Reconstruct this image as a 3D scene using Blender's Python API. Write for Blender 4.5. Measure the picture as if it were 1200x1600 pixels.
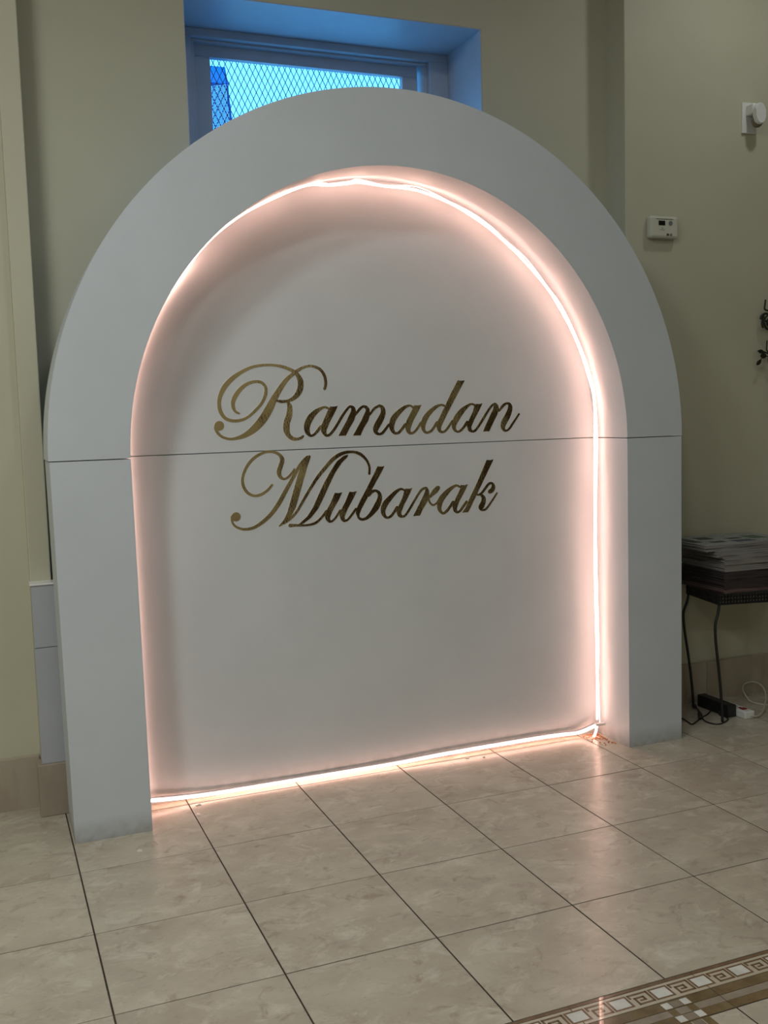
import bpy, bmesh, math, random
from mathutils import Matrix, Vector
random.seed(7)
for o in list(bpy.data.objects): bpy.data.objects.remove(o)
scene = bpy.context.scene
COL = scene.collection

# ------------------------------------------------------------------ camera
cam_d = bpy.data.cameras.new('camera'); cam = bpy.data.objects.new('camera', cam_d); COL.objects.link(cam)
yaw, pitch, roll = 0.374554, -0.093861, -0.029574
fw = Vector((math.sin(yaw)*math.cos(pitch), math.cos(yaw)*math.cos(pitch), math.sin(pitch)))
r0 = Vector((math.cos(yaw), -math.sin(yaw), 0)); u0 = r0.cross(fw)
rt = math.cos(roll)*r0 + math.sin(roll)*u0; up = -math.sin(roll)*r0 + math.cos(roll)*u0
M = Matrix((rt, up, -fw)).transposed().to_4x4(); M.translation = (-0.18945, -3.37330, 1.36860)
cam.matrix_world = M
cam_d.sensor_fit = 'VERTICAL'; cam_d.sensor_height = 36.0; cam_d.lens = 36.0*1581.746/1600.0
cam_d.clip_start = 0.02
scene.camera = cam

# ------------------------------------------------------------------ world, exposure
w = bpy.data.worlds.new('sky'); scene.world = w; w.use_nodes = True
bg = w.node_tree.nodes['Background']; bg.inputs[0].default_value = (0.115, 0.47, 1.0, 1); bg.inputs[1].default_value = 3.3
vs = scene.view_settings
vs.view_transform = 'Standard'; vs.look = 'None'; vs.gamma = 1.0; vs.use_curve_mapping = False
vs.exposure = 0.0
LAMP_W = 1.0          # multiplier of all unseen ceiling lamps
LED_STRENGTH = 10.0

# ------------------------------------------------------------------ helpers
def tag(o, label=None, cat=None, group=None, kind=None):
    if label: o['label'] = label
    if cat: o['category'] = cat
    if group: o['group'] = group
    if kind: o['kind'] = kind
    return o
def empty(name, loc=(0, 0, 0), rz=0.0):
    o = bpy.data.objects.new(name, None); COL.objects.link(o); o.location = loc; o.rotation_euler = (0, 0, rz)
    o.empty_display_size = 0.05
    return o
def link(name, me, mat=None, parent=None, loc=(0, 0, 0), rz=0.0):
    if mat is not None and not me.materials: me.materials.append(mat)
    o = bpy.data.objects.new(name, me); COL.objects.link(o); o.location = loc; o.rotation_euler = (0, 0, rz)
    if parent: o.parent = parent
    return o
def mesh_of(bm, name, smooth=False):
    bmesh.ops.recalc_face_normals(bm, faces=bm.faces)
    me = bpy.data.meshes.new(name); bm.to_mesh(me); bm.free()
    if smooth:
        for p in me.polygons: p.use_smooth = True
    return me
def bbox(bm, x0, x1, y0, y1, z0, z1, bev=0.0, seg=2):
    b2 = bmesh.new()
    v = [b2.verts.new((x, y, z)) for x in (x0, x1) for y in (y0, y1) for z in (z0, z1)]
    for f in ((0, 1, 3, 2), (4, 6, 7, 5), (0, 4, 5, 1), (2, 3, 7, 6), (0, 2, 6, 4), (1, 5, 7, 3)): b2.faces.new([v[i] for i in f])
    bmesh.ops.recalc_face_normals(b2, faces=b2.faces)
    if bev > 0: bmesh.ops.bevel(b2, geom=list(b2.edges), offset=bev, segments=seg, affect='EDGES', profile=0.5)
    m = bpy.data.meshes.new('t'); b2.to_mesh(m); b2.free(); bm.from_mesh(m); bpy.data.meshes.remove(m)
def box(name, x0, x1, y0, y1, z0, z1, mat, parent=None, bev=0.0, loc=(0, 0, 0), rz=0.0):
    bm = bmesh.new(); bbox(bm, x0, x1, y0, y1, z0, z1, bev)
    return link(name, mesh_of(bm, name), mat, parent, loc, rz)
def catmull(pts, n=6, closed=False):
    out = []; N = len(pts)
    g = lambda i: pts[i % N] if closed else pts[max(0, min(N-1, i))]
    for i in range(N if closed else N-1):
        a, b, c, d = g(i-1), g(i), g(i+1), g(i+2)
        for k in range(n):
            t = k/n
            out.append(tuple(0.5*((2*b[j]) + (c[j]-a[j])*t + (2*a[j]-5*b[j]+4*c[j]-d[j])*t*t + (3*b[j]-a[j]-3*c[j]+d[j])*t**3) for j in range(len(b))))
    if not closed: out.append(tuple(pts[-1]))
    return out
def tube(bm, pts, r, sides=8, closed=False):
    pts = [Vector(p) for p in pts]; rings = []; N = len(pts)
    prev = None
    for i, p in enumerate(pts):
        a = pts[i-1] if (i > 0 or closed) else p; b = pts[(i+1) % N] if (i < N-1 or closed) else p
        t = (b-a).normalized()
        if prev is None:
            n = t.orthogonal().normalized()
        else:
            n = (prev - t*prev.dot(t)).normalized()
        prev = n; bn = t.cross(n)
        rr = r(i/(max(1, N-1))) if callable(r) else r
        rings.append([bm.verts.new(p + rr*(math.cos(2*math.pi*k/sides)*n + math.sin(2*math.pi*k/sides)*bn)) for k in range(sides)])
    for i in range(N if closed else N-1):
        A, B = rings[i], rings[(i+1) % N]
        for k in range(sides): bm.faces.new((A[k], A[(k+1) % sides], B[(k+1) % sides], B[k]))
    if not closed:
        bm.faces.new(rings[0][::-1]); bm.faces.new(rings[-1])
def tube_obj(name, pts, r, mat, parent=None, sides=8, smooth_n=5, closed=False):
    bm = bmesh.new(); tube(bm, catmull(pts, smooth_n, closed) if smooth_n else pts, r, sides, closed)
    return link(name, mesh_of(bm, name, True), mat, parent)
def prism(bm, poly, y0, y1):
    """extrude an (x,z) outline from y0 (front) to y1 (back)"""
    A = [bm.verts.new((x, y0, z)) for x, z in poly]; B = [bm.verts.new((x, y1, z)) for x, z in poly]
    n = len(poly); bm.faces.new(A); bm.faces.new(B[::-1])
    for i in range(n): bm.faces.new((A[i], B[i], B[(i+1) % n], A[(i+1) % n]))

# ------------------------------------------------------------------ materials
def mat(name, base, rough=0.5, metal=0.0, spec=0.5, var=None, scale=6.0, bump=0.0, bscale=60.0, coord='Object', rand=0.0, detail=4.0, emit=None, estr=0.0, stretch=(1, 1, 1), lo=0.35, hi=0.65):
    m = bpy.data.materials.new(name); m.use_nodes = True; nt = m.node_tree; N = nt.nodes; L = nt.links
    b = N['Principled BSDF']; b.inputs['Base Color'].default_value = (*base, 1); b.inputs['Roughness'].default_value = rough
    b.inputs['Metallic'].default_value = metal; b.inputs['Specular IOR Level'].default_value = spec
    if emit: b.inputs['Emission Color'].default_value = (*emit, 1); b.inputs['Emission Strength'].default_value = estr
    if var or bump or rand:
        tc = N.new('ShaderNodeTexCoord'); mp = N.new('ShaderNodeMapping'); mp.inputs['Scale'].default_value = stretch
        vec = tc.outputs[coord]
        oi = N.new('ShaderNodeObjectInfo')
        if rand:
            mul = N.new('ShaderNodeVectorMath'); mul.operation = 'MULTIPLY_ADD'
            cmb = N.new('ShaderNodeCombineXYZ')
            for k in range(3): L.new(oi.outputs['Random'], cmb.inputs[k])
            L.new(cmb.outputs[0], mul.inputs[0]); mul.inputs[1].default_value = (37, 23, 11); L.new(vec, mul.inputs[2]); vec = mul.outputs[0]
        L.new(vec, mp.inputs['Vector'])
        if var:
            nz = N.new('ShaderNodeTexNoise'); nz.inputs['Scale'].default_value = scale; nz.inputs['Detail'].default_value = detail; nz.inputs['Roughness'].default_value = 0.6
            L.new(mp.outputs[0], nz.inputs['Vector'])
            rp = N.new('ShaderNodeValToRGB'); rp.color_ramp.elements[0].position = lo; rp.color_ramp.elements[1].position = hi
            rp.color_ramp.elements[0].color = (*base, 1); rp.color_ramp.elements[1].color = (*var, 1)
            L.new(nz.outputs['Fac'], rp.inputs[0]); colr = rp.outputs[0]
            if rand:
                hsv = N.new('ShaderNodeHueSaturation'); ma = N.new('ShaderNodeMapRange')
                ma.inputs['To Min'].default_value = 1-rand; ma.inputs['To Max'].default_value = 1+rand
                L.new(oi.outputs['Random'], ma.inputs['Value']); L.new(ma.outputs[0], hsv.inputs['Value']); L.new(colr, hsv.inputs['Color']); colr = hsv.outputs[0]
            L.new(colr, b.inputs['Base Color'])
        if bump:
            n2 = N.new('ShaderNodeTexNoise'); n2.inputs['Scale'].default_value = bscale; n2.inputs['Detail'].default_value = 3
            L.new(mp.outputs[0], n2.inputs['Vector']); bp = N.new('ShaderNodeBump'); bp.inputs['Strength'].default_value = bump; bp.inputs['Distance'].default_value = 0.01
            L.new(n2.outputs['Fac'], bp.inputs['Height']); L.new(bp.outputs[0], b.inputs['Normal'])
    return m

M_WALL = mat('wall_paint', (0.535, 0.520, 0.395), 0.6, var=(0.56, 0.545, 0.415), scale=2.0, bump=0.03, bscale=90)
M_CEIL = mat('ceiling_paint', (0.70, 0.69, 0.64), 0.8, var=(0.67, 0.66, 0.61), scale=3)
M_REVEAL = mat('white_gloss_paint', (0.48, 0.52, 0.58), 0.4, var=(0.44, 0.475, 0.53), scale=5, bump=0.03)
M_MARBLE = mat('baseboard_marble', (0.40, 0.345, 0.27), 0.3, var=(0.26, 0.20, 0.15), scale=3.5, rand=0.08, stretch=(1.6, 1.6, 0.6), lo=0.45, hi=0.8, detail=6)
M_TILE = mat('floor_tile_marble', (0.45, 0.395, 0.315), 0.27, var=(0.55, 0.50, 0.405), scale=5.0, rand=0.05, detail=7, bump=0.012, bscale=9, lo=0.36, hi=0.68, stretch=(1, 1.3, 1))
M_GROUT = mat('grout', (0.03, 0.022, 0.016), 0.9, var=(0.06, 0.045, 0.03), scale=40)
def enrich_tile(m):
    nt = m.node_tree; N = nt.nodes; L = nt.links; b = N['Principled BSDF']
    src = b.inputs['Base Color'].links[0].from_socket
    mp = [n for n in N if n.type == 'MAPPING'][0]
    def layer(src, scale, det, lo, hi, col, amt, dist):
        nz = N.new('ShaderNodeTexNoise'); nz.inputs['Scale'].default_value = scale; nz.inputs['Detail'].default_value = det; nz.inputs['Roughness'].default_value = 0.68; nz.inputs['Distortion'].default_value = dist
        L.new(mp.outputs[0], nz.inputs['Vector'])
        mr = N.new('ShaderNodeMapRange'); mr.inputs['From Min'].default_value = lo; mr.inputs['From Max'].default_value = hi; mr.inputs['To Max'].default_value = amt
        L.new(nz.outputs['Fac'], mr.inputs['Value'])
        mx = N.new('ShaderNodeMix'); mx.data_type = 'RGBA'; L.new(mr.outputs[0], mx.inputs['Factor']); L.new(src, mx.inputs['A']); mx.inputs['B'].default_value = (*col, 1)
        return mx.outputs['Result']
    src = layer(src, 9, 9, 0.52, 0.72, (0.66, 0.62, 0.52), 0.9, 0.6)
    src = layer(src, 13, 10, 0.55, 0.75, (0.31, 0.235, 0.17), 0.8, 0.9)
    src = layer(src, 60, 4, 0.60, 0.75, (0.27, 0.22, 0.17), 0.35, 0.2)
    L.new(src, b.inputs['Base Color'])
enrich_tile(M_TILE)
M_CREAM = mat('border_cream_stone', (0.56, 0.49, 0.39), 0.03, var=(0.50, 0.43, 0.33), scale=14, rand=0.03)
M_KEY = mat('border_brown_stone', (0.16, 0.095, 0.055), 0.03, var=(0.22, 0.14, 0.08), scale=25)
M_WHITE_ST = mat('border_white_stone', (0.72, 0.71, 0.66), 0.03, var=(0.62, 0.61, 0.57), scale=25, rand=0.04)
M_OLIVE = mat('border_olive_stone', (0.145, 0.095, 0.045), 0.03, var=(0.23, 0.165, 0.085), scale=18, rand=0.08, detail=6)
M_GREYB = mat('border_taupe_stone', (0.33, 0.28, 0.22), 0.03, var=(0.26, 0.21, 0.155), scale=18, rand=0.08)
M_LAMPW = mat('lamp_trim_white', (0.8, 0.8, 0.8), 0.4)
M_DIFF = mat('lamp_diffuser', (0.8, 0.8, 0.78), 0.5, emit=(1.0, 0.95, 0.86), estr=6.0)
M_BLACK = mat('black_metal', (0.012, 0.012, 0.013), 0.45, bump=0.05, bscale=200)
M_BLACKP = mat('black_plastic', (0.012, 0.012, 0.013), 0.5)
M_WPLAST = mat('white_plastic', (0.75, 0.76, 0.74), 0.35)
M_CAP = mat('glossy_cap_lit', (0.92, 0.92, 0.92), 0.08, spec=1.0)  # lighter white stands in for light falling on the casing top
M_IVORY = mat('ivory_plastic', (0.60, 0.60, 0.50), 0.4)
M_SCREEN = mat('lcd_screen', (0.008, 0.009, 0.009), 0.15)
M_GREYPL = mat('grey_plastic', (0.20, 0.20, 0.21), 0.4)
M_DARKPRINT = mat('dark_print', (0.07, 0.07, 0.06), 0.5)
M_RED = mat('red_switch', (0.22, 0.008, 0.006), 0.35)
M_AMBER = mat('smoked_lens', (0.20, 0.17, 0.12), 0.12)
M_CORDW = mat('cream_cord', (0.55, 0.52, 0.42), 0.5)
M_CRUMB = mat('orange_crumbs', (0.55, 0.20, 0.05), 0.8, var=(0.42, 0.12, 0.03), scale=30)
M_TAPE = mat('clear_tape', (0.72, 0.68, 0.62), 0.2)
M_CASING = mat('casing_white_shaded', (0.46, 0.48, 0.52), 0.4, var=(0.43, 0.45, 0.49), scale=4)  # white darkened to hold the shade the pipe casing stands in
M_LEAF = mat('iron_leaf', (0.020, 0.026, 0.016), 0.4, metal=0.3)
M_DOOR = mat('added_dark_door', (0.045, 0.028, 0.018), 0.4, var=(0.07, 0.04, 0.025), scale=6, stretch=(6, 6, 0.6))
def screen_mat():
    m = bpy.data.materials.new('screen_mesh_blue'); m.use_nodes = True; nt = m.node_tree; N = nt.nodes; L = nt.links
    N.remove(N['Principled BSDF']); out = N['Material Output']
    t = N.new('ShaderNodeBsdfTransparent'); t.inputs[0].default_value = (0.10, 0.40, 0.62, 1)
    g = N.new('ShaderNodeBsdfTranslucent'); g.inputs[0].default_value = (0.3, 0.5, 0.7, 1)
    mx = N.new('ShaderNodeMixShader'); mx.inputs[0].default_value = 0.4; L.new(t.outputs[0], mx.inputs[1]); L.new(g.outputs[0], mx.inputs[2]); L.new(mx.outputs[0], out.inputs[0])
    return m
M_OUT = screen_mat()
M_GRILLE = mat('grille_metal', (0.03, 0.07, 0.12), 0.5)

def arch_paint(name, base):
    m = mat(name, base, 0.42, var=tuple(c*0.95 for c in base), scale=3.0, bump=0.02, bscale=45)
    nt = m.node_tree; N = nt.nodes; L = nt.links; b = N['Principled BSDF']
    src = b.inputs['Base Color'].links[0].from_socket
    # scuffed dirt low on the legs, blotchy
    tc = N.new('ShaderNodeTexCoord'); sp = N.new('ShaderNodeSeparateXYZ'); L.new(tc.outputs['Object'], sp.inputs[0])
    mr = N.new('ShaderNodeMapRange'); mr.inputs['From Min'].default_value = 0.075; mr.inputs['From Max'].default_value = 0.0; mr.inputs['To Min'].default_value = 0; mr.inputs['To Max'].default_value = 1
    L.new(sp.outputs['Z'], mr.inputs['Value'])
    nz = N.new('ShaderNodeTexNoise'); nz.inputs['Scale'].default_value = 28; nz.inputs['Detail'].default_value = 6; L.new(tc.outputs['Object'], nz.inputs['Vector'])
    mu = N.new('ShaderNodeMath'); mu.operation = 'MULTIPLY'; L.new(mr.outputs[0], mu.inputs[0]); L.new(nz.outputs['Fac'], mu.inputs[1])
    mx = N.new('ShaderNodeMix'); mx.data_type = 'RGBA'; L.new(mu.outputs[0], mx.inputs['Factor']); L.new(src, mx.inputs['A']); mx.inputs['B'].default_value = (0.22, 0.20, 0.16, 1)
    L.new(mx.outputs['Result'], b.inputs['Base Color'])
    return m
M_ARCH = arch_paint('arch_white_paint', (0.635, 0.685, 0.735)); M_ARCH_LIT = arch_paint('arch_paint_led_lit', (0.70, 0.735, 0.765))  # back panel: arch paint lightened to hold the LED glow

def gold_mat():
    m = bpy.data.materials.new('gold_foil'); m.use_nodes = True; nt = m.node_tree; N = nt.nodes; L = nt.links
    b = N['Principled BSDF']; b.inputs['Metallic'].default_value = 1.0; b.inputs['Roughness'].default_value = 0.10
    tc = N.new('ShaderNodeTexCoord')
    b.inputs['Base Color'].default_value = (0.98, 0.80, 0.49, 1)
    n2 = N.new('ShaderNodeTexNoise'); n2.inputs['Scale'].default_value = 7; n2.inputs['Detail'].default_value = 1.5; L.new(tc.outputs['Object'], n2.inputs['Vector'])
    b1 = N.new('ShaderNodeBump'); b1.inputs['Strength'].default_value = 0.18; b1.inputs['Distance'].default_value = 0.03; L.new(n2.outputs['Fac'], b1.inputs['Height'])
    n3 = N.new('ShaderNodeTexNoise'); n3.inputs['Scale'].default_value = 160; n3.inputs['Detail'].default_value = 2; L.new(tc.outputs['Object'], n3.inputs['Vector'])
    b2 = N.new('ShaderNodeBump'); b2.inputs['Strength'].default_value = 0.15; b2.inputs['Distance'].default_value = 0.002; L.new(n3.outputs['Fac'], b2.inputs['Height']); L.new(b1.outputs[0], b2.inputs['Normal'])
    L.new(b2.outputs[0], b.inputs['Normal'])
    return m
M_GOLD = gold_mat()
M_LED = bpy.data.materials.new('led_glow'); M_LED.use_nodes = True
_n = M_LED.node_tree.nodes; _b = _n['Principled BSDF']; _b.inputs['Base Color'].default_value = (0.8, 0.7, 0.65, 1)
_b.inputs['Emission Color'].default_value = (1.0, 0.56, 0.44, 1); _b.inputs['Emission Strength'].default_value = LED_STRENGTH
def glass_mat():
    m = bpy.data.materials.new('window_glass'); m.use_nodes = True; nt = m.node_tree; N = nt.nodes; L = nt.links
    N.remove(N['Principled BSDF']); out = N['Material Output']
    t = N.new('ShaderNodeBsdfTransparent'); t.inputs[0].default_value = (0.93, 0.97, 0.97, 1)
    g = N.new('ShaderNodeBsdfGlossy'); g.inputs['Roughness'].default_value = 0.02
    mx = N.new('ShaderNodeMixShader'); mx.inputs[0].default_value = 0.06; L.new(t.outputs[0], mx.inputs[1]); L.new(g.outputs[0], mx.inputs[2]); L.new(mx.outputs[0], out.inputs[0])
    return m
M_GLASS = glass_mat()
def paper_mat(name, base, dark, k):
    m = mat(name, base, 0.7); nt = m.node_tree; N = nt.nodes; L = nt.links; b = N['Principled BSDF']
    tc = N.new('ShaderNodeTexCoord'); mp = N.new('ShaderNodeMapping'); mp.inputs['Scale'].default_value = (2, 2, 420); L.new(tc.outputs['Object'], mp.inputs[0])
    nz = N.new('ShaderNodeTexNoise'); nz.inputs['Scale'].default_value = 1.5; nz.inputs['Detail'].default_value = 3; L.new(mp.outputs[0], nz.inputs['Vector'])
    rp = N.new('ShaderNodeValToRGB'); rp.color_ramp.elements[0].color = (*dark, 1); rp.color_ramp.elements[1].color = (*base, 1); rp.color_ramp.elements[0].position = 0.38; rp.color_ramp.elements[1].position = 0.6
    L.new(nz.outputs['Fac'], rp.inputs[0]); L.new(rp.outputs[0], b.inputs['Base Color'])
    return m
M_PAPER = [paper_mat('newsprint_light', (0.34, 0.33, 0.32), (0.13, 0.12, 0.115), 0), paper_mat('newsprint_maroon', (0.17, 0.11, 0.11), (0.06, 0.035, 0.035), 1), paper_mat('newsprint_dark', (0.055, 0.042, 0.042), (0.022, 0.016, 0.016), 2)]
M_NEWSTOP = mat('newsprint_page', (0.32, 0.33, 0.31), 0.7, var=(0.20, 0.21, 0.20), scale=120, lo=0.4, hi=0.6)
M_PHOTO = [mat('print_photo_dark', (0.03, 0.03, 0.035), 0.5), mat('print_photo_blue', (0.07, 0.10, 0.14), 0.5, var=(0.03, 0.04, 0.05), scale=60), mat('print_photo_green', (0.05, 0.11, 0.06), 0.5)]

# ------------------------------------------------------------------ room shell
XL, XR, YF, ZC = -4.0, 6.5, -6.5, 3.55
YW, YR, YP = 0.42, 0.553, 0.37          # side wall face, recessed wall face, pilaster face
XRW = 2.471                             # left edge of the projecting right wall
WX0, WX1, WZ0, WZ1, YG = 0.606, 1.854, 1.75, 2.971, 0.88   # window opening, frame depth
def struct(o): o['kind'] = 'structure'; return o
floor = struct(box('floor', XL-0.1, XR+0.1, YF-0.1, 0.9, -0.08, -0.0011, M_GROUT))
struct(box('ceiling', XL-0.1, XR+0.1, YF-0.1, 1.1, ZC, ZC+0.1, M_CEIL))
bm = bmesh.new()
bbox(bm, -0.02, WX0, YR, 1.0, -0.05, ZC); bbox(bm, WX1, XRW+0.02, YR, 1.0, -0.05, ZC)
bbox(bm, WX0, WX1, YR, 1.0, -0.05, WZ0); bbox(bm, WX0, WX1, YR, 1.0, WZ1, ZC)
struct(link('wall_back', mesh_of(bm, 'wall_back'), M_WALL))
struct(box('wall_back_right', XRW, XR+0.1, YW, 1.0, -0.05, ZC, M_WALL, bev=0.004))
struct(box('wall_back_left', XL-0.1, -0.06, YW, 1.0, -0.05, ZC, M_WALL))
struct(box('trim_1', -0.065, 0.007, YP, 1.0, -0.05, ZC, M_WALL, bev=0.004))
struct(box('wall_left', XL-0.1, XL, YF-0.1, 0.5, -0.05, ZC, M_WALL))
struct(box('wall_right', XR, XR+0.1, YF-0.1, 0.5, -0.05, ZC, M_WALL))
struct(box('wall_front', XL-0.1, XR+0.1, YF-0.1, YF, -0.05, ZC, M_WALL))
# unseen dark doors added behind the camera for the gold letters to reflect
def added_door(name, x, hw, h=2.25):
    d = struct(empty(name, (x, YF, 0)))
    box('door_leaf', -hw, hw, 0.0, 0.05, 0.0, h, M_DOOR, d, bev=0.005)
    bm = bmesh.new(); bbox(bm, -hw-0.09, -hw, 0, 0.07, 0, h+0.09); bbox(bm, hw, hw+0.09, 0, 0.07, 0, h+0.09); bbox(bm, -hw, hw, 0, 0.07, h, h+0.09)
    link('door_frame', mesh_of(bm, 'door_frame'), M_DOOR, d)
    box('door_handle', hw-0.10, hw-0.07, 0.05, 0.09, 0.98, 1.12, M_BLACK, d, bev=0.004)
added_door('added_door_1', 3.52, 0.46); added_door('added_door_2', 5.45, 0.42)

# ------------------------------------------------------------------ floor tiles and inlaid border
TA, TOX, TOY, SX, SY = 0.0062, 0.0046, 0.1790, 0.4149, 0.4084
tile_root = floor
def tloc(x, y): return (TOX + x*math.cos(TA) - y*math.sin(TA), TOY + x*math.sin(TA) + y*math.cos(TA), 0)
def slab_mesh(name, wx, wy, t, c=0.0012):
    bm = bmesh.new(); hx, hy = wx/2, wy/2
    rings = [[bm.verts.new((sx*(hx-i), sy*(hy-i), z)) for sx, sy in ((-1, -1), (1, -1), (1, 1), (-1, 1))] for i, z in ((0, -t), (0, -c), (c, 0))]
    for A, B in zip(rings, rings[1:]):
        for k in range(4): bm.faces.new((A[k], A[(k+1) % 4], B[(k+1) % 4], B[k]))
    bm.faces.new(rings[-1]); bm.faces.new(rings[0][::-1])
    return mesh_of(bm, name)
def piece(name, me, m, x, y, z=0.0, rz=0.0):
    l = tloc(x, y); return link(name, me, m, floor, (l[0], l[1], z), TA+rz)
GAP = 0.0044; GAPY = 0.0034
me_tile = slab_mesh('floor_tile', SX-GAP, SY-GAPY, 0.01, 0.0008)
for j in range(-1, 4):
    for i in range(-6, 11):
        piece('floor_tile', me_tile, M_TILE, (i+0.5)*SX, -(j+0.5)*SY, random.uniform(-0.0004, 0.0004))
B0 = -4*SY
# dark edge line, cream band modules
MOD = 0.345; JX = 1.316
for k in range(-9, 8):
    xc = JX + (k+0.5)*MOD
    piece('edge_strip', slab_mesh('edge_strip', MOD-0.001, 0.0105, 0.01, 0.0004) if k == -9 else bpy.data.meshes['edge_strip'], M_KEY, xc, B0-0.0065)
    piece('border_band', slab_mesh('border_band', MOD-0.0022, 0.0625, 0.01, 0.0005) if k == -9 else bpy.data.meshes['border_band'], M_CREAM, xc, B0-0.0445)
    piece('olive_strip', slab_mesh('olive_strip', MOD-0.0022, 0.031, 0.01, 0.0005) if k == -9 else bpy.data.meshes['olive_strip'], M_OLIVE, xc, B0-0.0935)
    piece('taupe_strip', slab_mesh('taupe_strip', MOD-0.0022, 0.0235, 0.01, 0.0005) if k == -9 else bpy.data.meshes['taupe_strip'], M_GREYB, xc, B0-0.1222)
    piece('olive_strip', bpy.data.meshes['olive_strip_b'] if 'olive_strip_b' in bpy.data.meshes else slab_mesh('olive_strip_b', MOD-0.0022, 0.0275, 0.01, 0.0005), M_OLIVE, xc, B0-0.1487)
# Greek key inlay
def key_mesh():
    bm = bmesh.new(); W, H, t = 0.050, 0.038, 0.0062
    path = [(0, .72), (0, 1), (1, 1), (1, 0), (.2, 0), (.2, .62), (.66, .62), (.66, .32), (.42, .32)]
    P = [((x-.5)*W, (y-.5)*H) for x, y in path]
    for (xa, ya), (xb, yb) in zip(P, P[1:]):
        bbox(bm, min(xa, xb)-t/2, max(xa, xb)+t/2, min(ya, yb)-t/2, max(ya, yb)+t/2, -0.003, 0.00025)
    return mesh_of(bm, 'key_inlay')
def frame_mesh(w, h, t):
    bm = bmesh.new()
    bbox(bm, -w/2, w/2, h/2-t, h/2, -0.003, 0.00025); bbox(bm, -w/2, w/2, -h/2, -h/2+t, -0.003, 0.00025)
    bbox(bm, -w/2, -w/2+t, -h/2+t, h/2-t, -0.003, 0.00025); bbox(bm, w/2-t, w/2, -h/2+t, h/2-t, -0.003, 0.00025)
    return mesh_of(bm, 'square_frame')
me_key, me_fr, me_sq = key_mesh(), frame_mesh(0.053, 0.0450, 0.0055), slab_mesh('white_square', 0.0422, 0.0342, 0.003, 0.0003)
for k in range(-14, 17):
    xs = JX + k*MOD/3
    if not (-1.2 < xs < 3.2): continue
    piece('white_square', me_sq, M_WHITE_ST, xs, B0-0.0445, 0.00035)
    piece('square_frame', me_fr, M_KEY, xs, B0-0.0445)
    piece('key_inlay', me_key, M_KEY, xs+MOD/6, B0-0.0445)
# plaid crossing of the strips
CX = 1.203
me_ws = slab_mesh('small_square', 0.0205, 0.0225, 0.003, 0.0003)
me_cp = slab_mesh('cross_piece', 0.0285, 0.0225, 0.003, 0.0003)
me_cv = slab_mesh('cross_piece_b', 0.0205, 0.0225, 0.003, 0.0003)
for cx in (CX-4*MOD, CX, CX+4*MOD):
    for yy in (-0.0955, -0.1487):
        for s in (-1, 1): piece('small_square', me_ws, M_WHITE_ST, cx+s*0.026, B0+yy, 0.0004)
        piece('cross_piece', me_cp, M_GREYB, cx, B0+yy, 0.0004)
    for s in (-1, 1): piece('cross_piece', me_cv, M_OLIVE, cx+s*0.026, B0-0.1222, 0.0004)
# field inside the border: tiles with plaid strips running away from it
Y1 = B0-0.1640
me_in = slab_mesh('inner_tile', SX-GAP, SY-GAPY, 0.01, 0.0008)
me_st = slab_mesh('cross_strip', 0.0215, SY-0.002, 0.003, 0.0004); me_st2 = slab_mesh('cross_strip_b', 0.0265, SY-0.002, 0.003, 0.0004)
for j in range(0, 8):
    for i in range(-6, 9):
        piece('inner_tile', me_in, M_TILE, 1.318-SX/2+i*SX, Y1-(j+0.5)*SY)
for j in range(0, 2):
    for s in (-1, 1): piece('cross_strip', me_st, M_OLIVE, CX+s*0.026, Y1-(j+0.5)*SY, 0.0005)
    piece('cross_strip', me_st2, M_GREYB, CX, Y1-(j+0.5)*SY, 0.0005)

# ------------------------------------------------------------------ baseboards (marble slabs)
bbR = struct(empty('baseboard_right')); bbL = struct(empty('baseboard_left'))
x = XRW+0.002
for n in range(6):
    x1 = min(x+0.42, XR); box('marble_slab', x+0.0008, x1-0.0008, YW-0.02, YW+0.005, -0.002, 0.183, M_MARBLE, bbR, bev=0.002); x = x1
x = -0.068
for n in range(7):
    x1 = max(x-0.42, XL); box('marble_slab', x1+0.0008, x-0.0008, YW-0.02, YW+0.005, -0.002, 0.190, M_MARBLE, bbL, bev=0.002); x = x1
# boxed pipe casing on its marble foot, against the pilaster
pc = tag(empty('pipe_casing', (-0.03, 0.335, 0)), 'narrow white boxed pipe casing on a marble foot beside the arch', 'casing')
bm = bmesh.new(); bbox(bm, -0.05, 0.06, -0.048, 0.035, 0.0, 0.187, 0.003); link('marble_foot', mesh_of(bm, 'marble_foot'), M_MARBLE, pc)
bm = bmesh.new(); bbox(bm, -0.035, 0.05, -0.035, 0.035, 0.187, 0.600, 0.0015); link('lower_board', mesh_of(bm, 'lower_board'), M_CASING, pc)
bm = bmesh.new(); bbox(bm, -0.035, 0.05, -0.035, 0.035, 0.602, 0.822, 0.0015); link('upper_board', mesh_of(bm, 'upper_board'), M_CASING, pc)
bm = bmesh.new(); bbox(bm, -0.040, 0.055, -0.040, 0.035, 0.822, 0.828, 0.001); o = link('cap', mesh_of(bm, 'cap'), M_CAP, pc); o['label'] = 'casing top strip, whitened to look lit'

# ------------------------------------------------------------------ window
win = struct(empty('window_1', (0, 0, 0)))
def ring(name, x0, x1, z0, z1, t, ya, yb, m, parent, bev=0.002, tt=None):
    bm = bmesh.new(); tt = tt or t
    bbox(bm, x0, x1, ya, yb, z1-tt, z1, bev); bbox(bm, x0, x1, ya, yb, z0, z0+t, bev); bbox(bm, x0, x0+t, ya, yb, z0+t, z1-tt, bev); bbox(bm, x1-t, x1, ya, yb, z0+t, z1-tt, bev)
    return link(name, mesh_of(bm, name), m, parent)
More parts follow.
